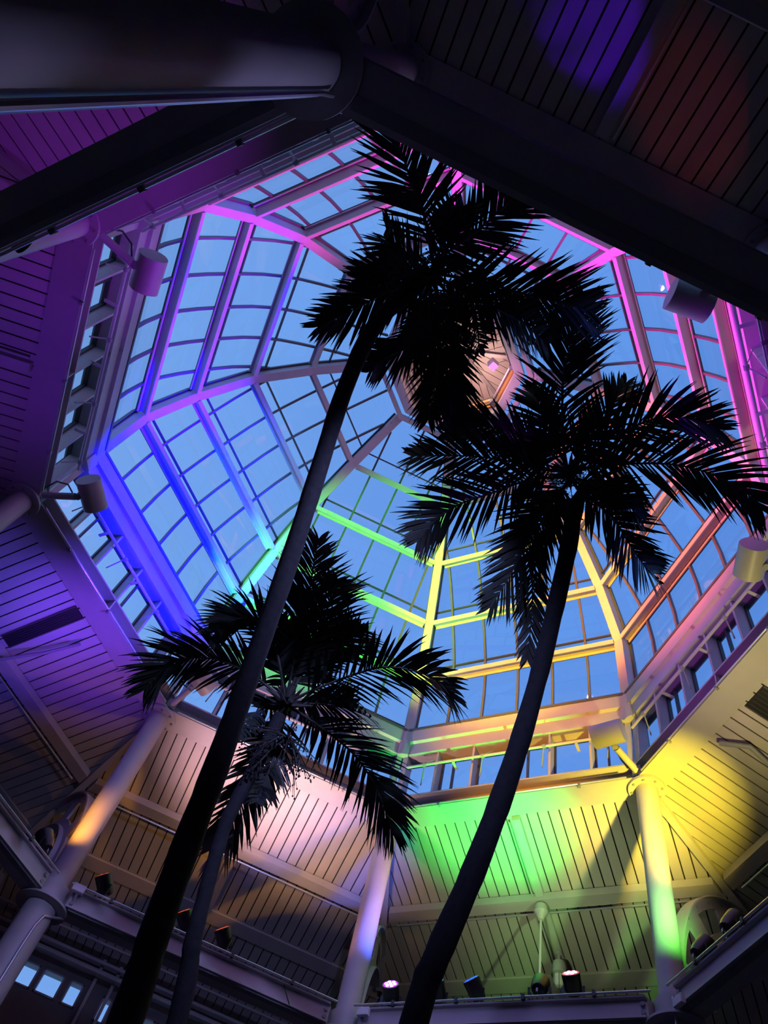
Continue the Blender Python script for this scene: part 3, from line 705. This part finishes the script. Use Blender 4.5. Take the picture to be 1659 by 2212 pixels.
def palm(label, base, tpts, rads, crown, fronds, seed, fruits=()):
    rng = random.Random(seed)
    d = (tpts[0]-tpts[1]).normalized(); d = Vector((d.x*.6, d.y*.6, d.z)); k = -tpts[0].z/d.z
    base = tpts[0]+d*k; base.z = 0
    o = thing('palm_tree', label, 'palm tree', base, 'palms in the atrium')
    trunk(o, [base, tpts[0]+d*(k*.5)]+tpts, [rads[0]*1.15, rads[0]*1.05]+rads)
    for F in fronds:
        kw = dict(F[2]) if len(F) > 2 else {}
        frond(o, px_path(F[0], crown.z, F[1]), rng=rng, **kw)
    crownfuzz(o, crown, .30, 40, rng)
    for p, r, n in fruits: fruit(o, p, r, n, rng)
    return o
UPA = [0,.35,.45,.3]; MIDA = [0,.18,.12,-.25]; HANG = [0,.05,-.35,-.95]; FLAT = [0,.2,.25,.05]
c1 = atd(930, 592, 8.3)
palm('tallest palm whose crown hangs before the lantern and trunk crosses the left', Vector((-.45,-.85,0)),
     [atd(268,2212,5.9), atd(327,2037,6.0), atd(402,1826,6.15), atd(462,1670,6.3), atd(538,1459,6.6), atd(629,1200,7.0), atd(690,1010,7.35), atd(745,840,7.7), atd(812,700,8.0), atd(905,612,8.3)],
     [.104,.102,.100,.096,.086,.083,.082,.082,.084,.08], c1, [
  ([(937,580),(915,461),(890,396),(853,295),(812,245)], UPA, dict(nl=54, L=.50)),
  ([(940,575),(958,552),(1031,498),(1088,447),(1130,408),(1185,405)], UPA, dict(L=.46)),
  ([(950,592),(1056,613),(1146,639),(1220,655),(1275,672)], MIDA, dict(L=.52)),
  ([(945,600),(1040,650),(1120,690),(1180,740)], HANG, dict(L=.40)),
  ([(935,605),(950,680),(945,800),(925,905)], MIDA, dict(L=.42, nl=40)),
  ([(940,605),(958,705),(975,810),(985,900)], FLAT, dict(L=.40)),
  ([(930,605),(925,690),(896,741),(836,771),(800,800)], MIDA, dict(L=.36)),
  ([(920,600),(893,611),(833,632),(760,671),(690,705)], MIDA, dict(L=.44)),
  ([(920,590),(880,585),(820,592),(775,600)], UPA, dict(L=.34, nl=34)),
  ([(922,582),(880,555),(845,530),(830,512)], UPA, dict(L=.34, nl=30)),
  ([(945,598),(1010,640),(1030,700),(1035,760)], HANG, dict(L=.34, nl=34)),
  ([(940,570),(975,520),(985,480),(1000,450)], UPA, dict(L=.36, nl=30)),
 ], 11, [(c1+Vector((-.12,.05,-.05)), .42, 26), (c1+Vector((.1,-.1,0)), .35, 20)])
c2 = atd(1232, 1025, 8.7)
palm('palm with curved trunk at right and crown against the orange bay', Vector((1.35,.75,0)),
     [atd(894,2212,7.2), atd(940,2075,7.3), atd(1023,1882,7.5), atd(1095,1689,7.75), atd(1154,1496,8.0), atd(1200,1310,8.3), atd(1232,1160,8.55), atd(1238,1080,8.65)],
     [.112,.110,.105,.102,.090,.088,.09,.085], c2, [
  ([(1225,1010),(1217,953),(1215,841),(1223,781),(1241,715),(1262,650)], UPA, dict(nl=54, L=.52)),
  ([(1238,1010),(1260,980),(1338,938),(1413,905),(1488,905),(1550,925)], MIDA, dict(L=.52)),
  ([(1242,1020),(1282,1009),(1357,1002),(1450,1003),(1525,1020),(1600,1055),(1645,1100)], FLAT, dict(L=.58, nl=56)),
  ([(1225,1020),(1163,1013),(1104,997),(1026,986),(948,984),(890,985)], MIDA, dict(L=.46)),
  ([(1222,1030),(1143,1037),(1065,1064),(987,1092),(935,1130),(905,1165)], MIDA, dict(L=.50)),
  ([(1225,1040),(1206,1068),(1163,1123),(1132,1186),(1096,1252),(1060,1310)], HANG, dict(L=.48)),
  ([(1228,1045),(1190,1090),(1150,1180),(1150,1300),(1140,1420)], HANG, dict(L=.34)),
  ([(1240,1045),(1261,1068),(1320,1115),(1359,1174),(1394,1225),(1425,1262)], HANG, dict(L=.40)),
  ([(1245,1035),(1290,1045),(1340,1076),(1385,1120)], MIDA, dict(L=.34, nl=34)),
  ([(1225,1012),(1170,965),(1100,935),(1030,920),(970,930)], UPA, dict(L=.38)),
  ([(1232,1005),(1275,950),(1320,880),(1350,830)], UPA, dict(L=.36, nl=34)),
  ([(1224,1008),(1190,940),(1165,880),(1150,840)], UPA, dict(L=.34, nl=32)),
 ], 23, [(c2+Vector((-.05,-.05,-.15)), .42, 26), (c2+Vector((.12,.0,-.2)), .4, 22)])
c3 = atd(618, 1522, 8.8)
palm('lower left palm with crown in front of the green bay', Vector((-.15,1.3,0)),
     [atd(381,2212,7.8), atd(416,2037,7.9), atd(437,1953,8.0), atd(472,1826,8.2), atd(500,1750,8.3), atd(560,1640,8.55), atd(605,1545,8.75)],
     [.084,.076,.068,.066,.066,.07,.07], c3, [
  ([(620,1505),(635,1429),(653,1343),(667,1285),(679,1212),(688,1165)], UPA, dict(nl=52, L=.46)),
  ([(624,1505),(650,1430),(690,1365),(714,1290),(728,1255)], UPA, dict(L=.50, nl=60)),
  ([(626,1515),(685,1487),(771,1455),(829,1441),(887,1447),(940,1468),(975,1505)], MIDA, dict(L=.52, nl=54)),
  ([(628,1528),(695,1572),(761,1626),(804,1686),(828,1739),(848,1800)], MIDA, dict(L=.52, nl=54)),
  ([(612,1512),(560,1468),(518,1444),(461,1423),(401,1423),(355,1444),(312,1490)], FLAT, dict(L=.52, nl=54)),
  ([(615,1505),(595,1400),(558,1340),(510,1338),(470,1362)], UPA, dict(L=.40)),
  ([(610,1520),(570,1530),(535,1555),(510,1590)], HANG, dict(L=.30, nl=34)),
  ([(612,1532),(580,1610),(545,1690),(500,1780),(455,1860)], HANG, dict(L=.40, nl=52)),
  ([(618,1535),(600,1610),(575,1680),(555,1730)], HANG, dict(L=.36, nl=36)),
  ([(622,1505),(680,1420),(740,1380),(790,1365)], UPA, dict(L=.42)),
  ([(626,1520),(690,1520),(750,1530),(800,1550)], MIDA, dict(L=.38, nl=38)),
  ([(616,1505),(610,1430),(600,1370),(585,1310)], UPA, dict(L=.36, nl=36)),
 ], 37, [(c3+Vector((.15,-.05,-.45)), .5, 30)])
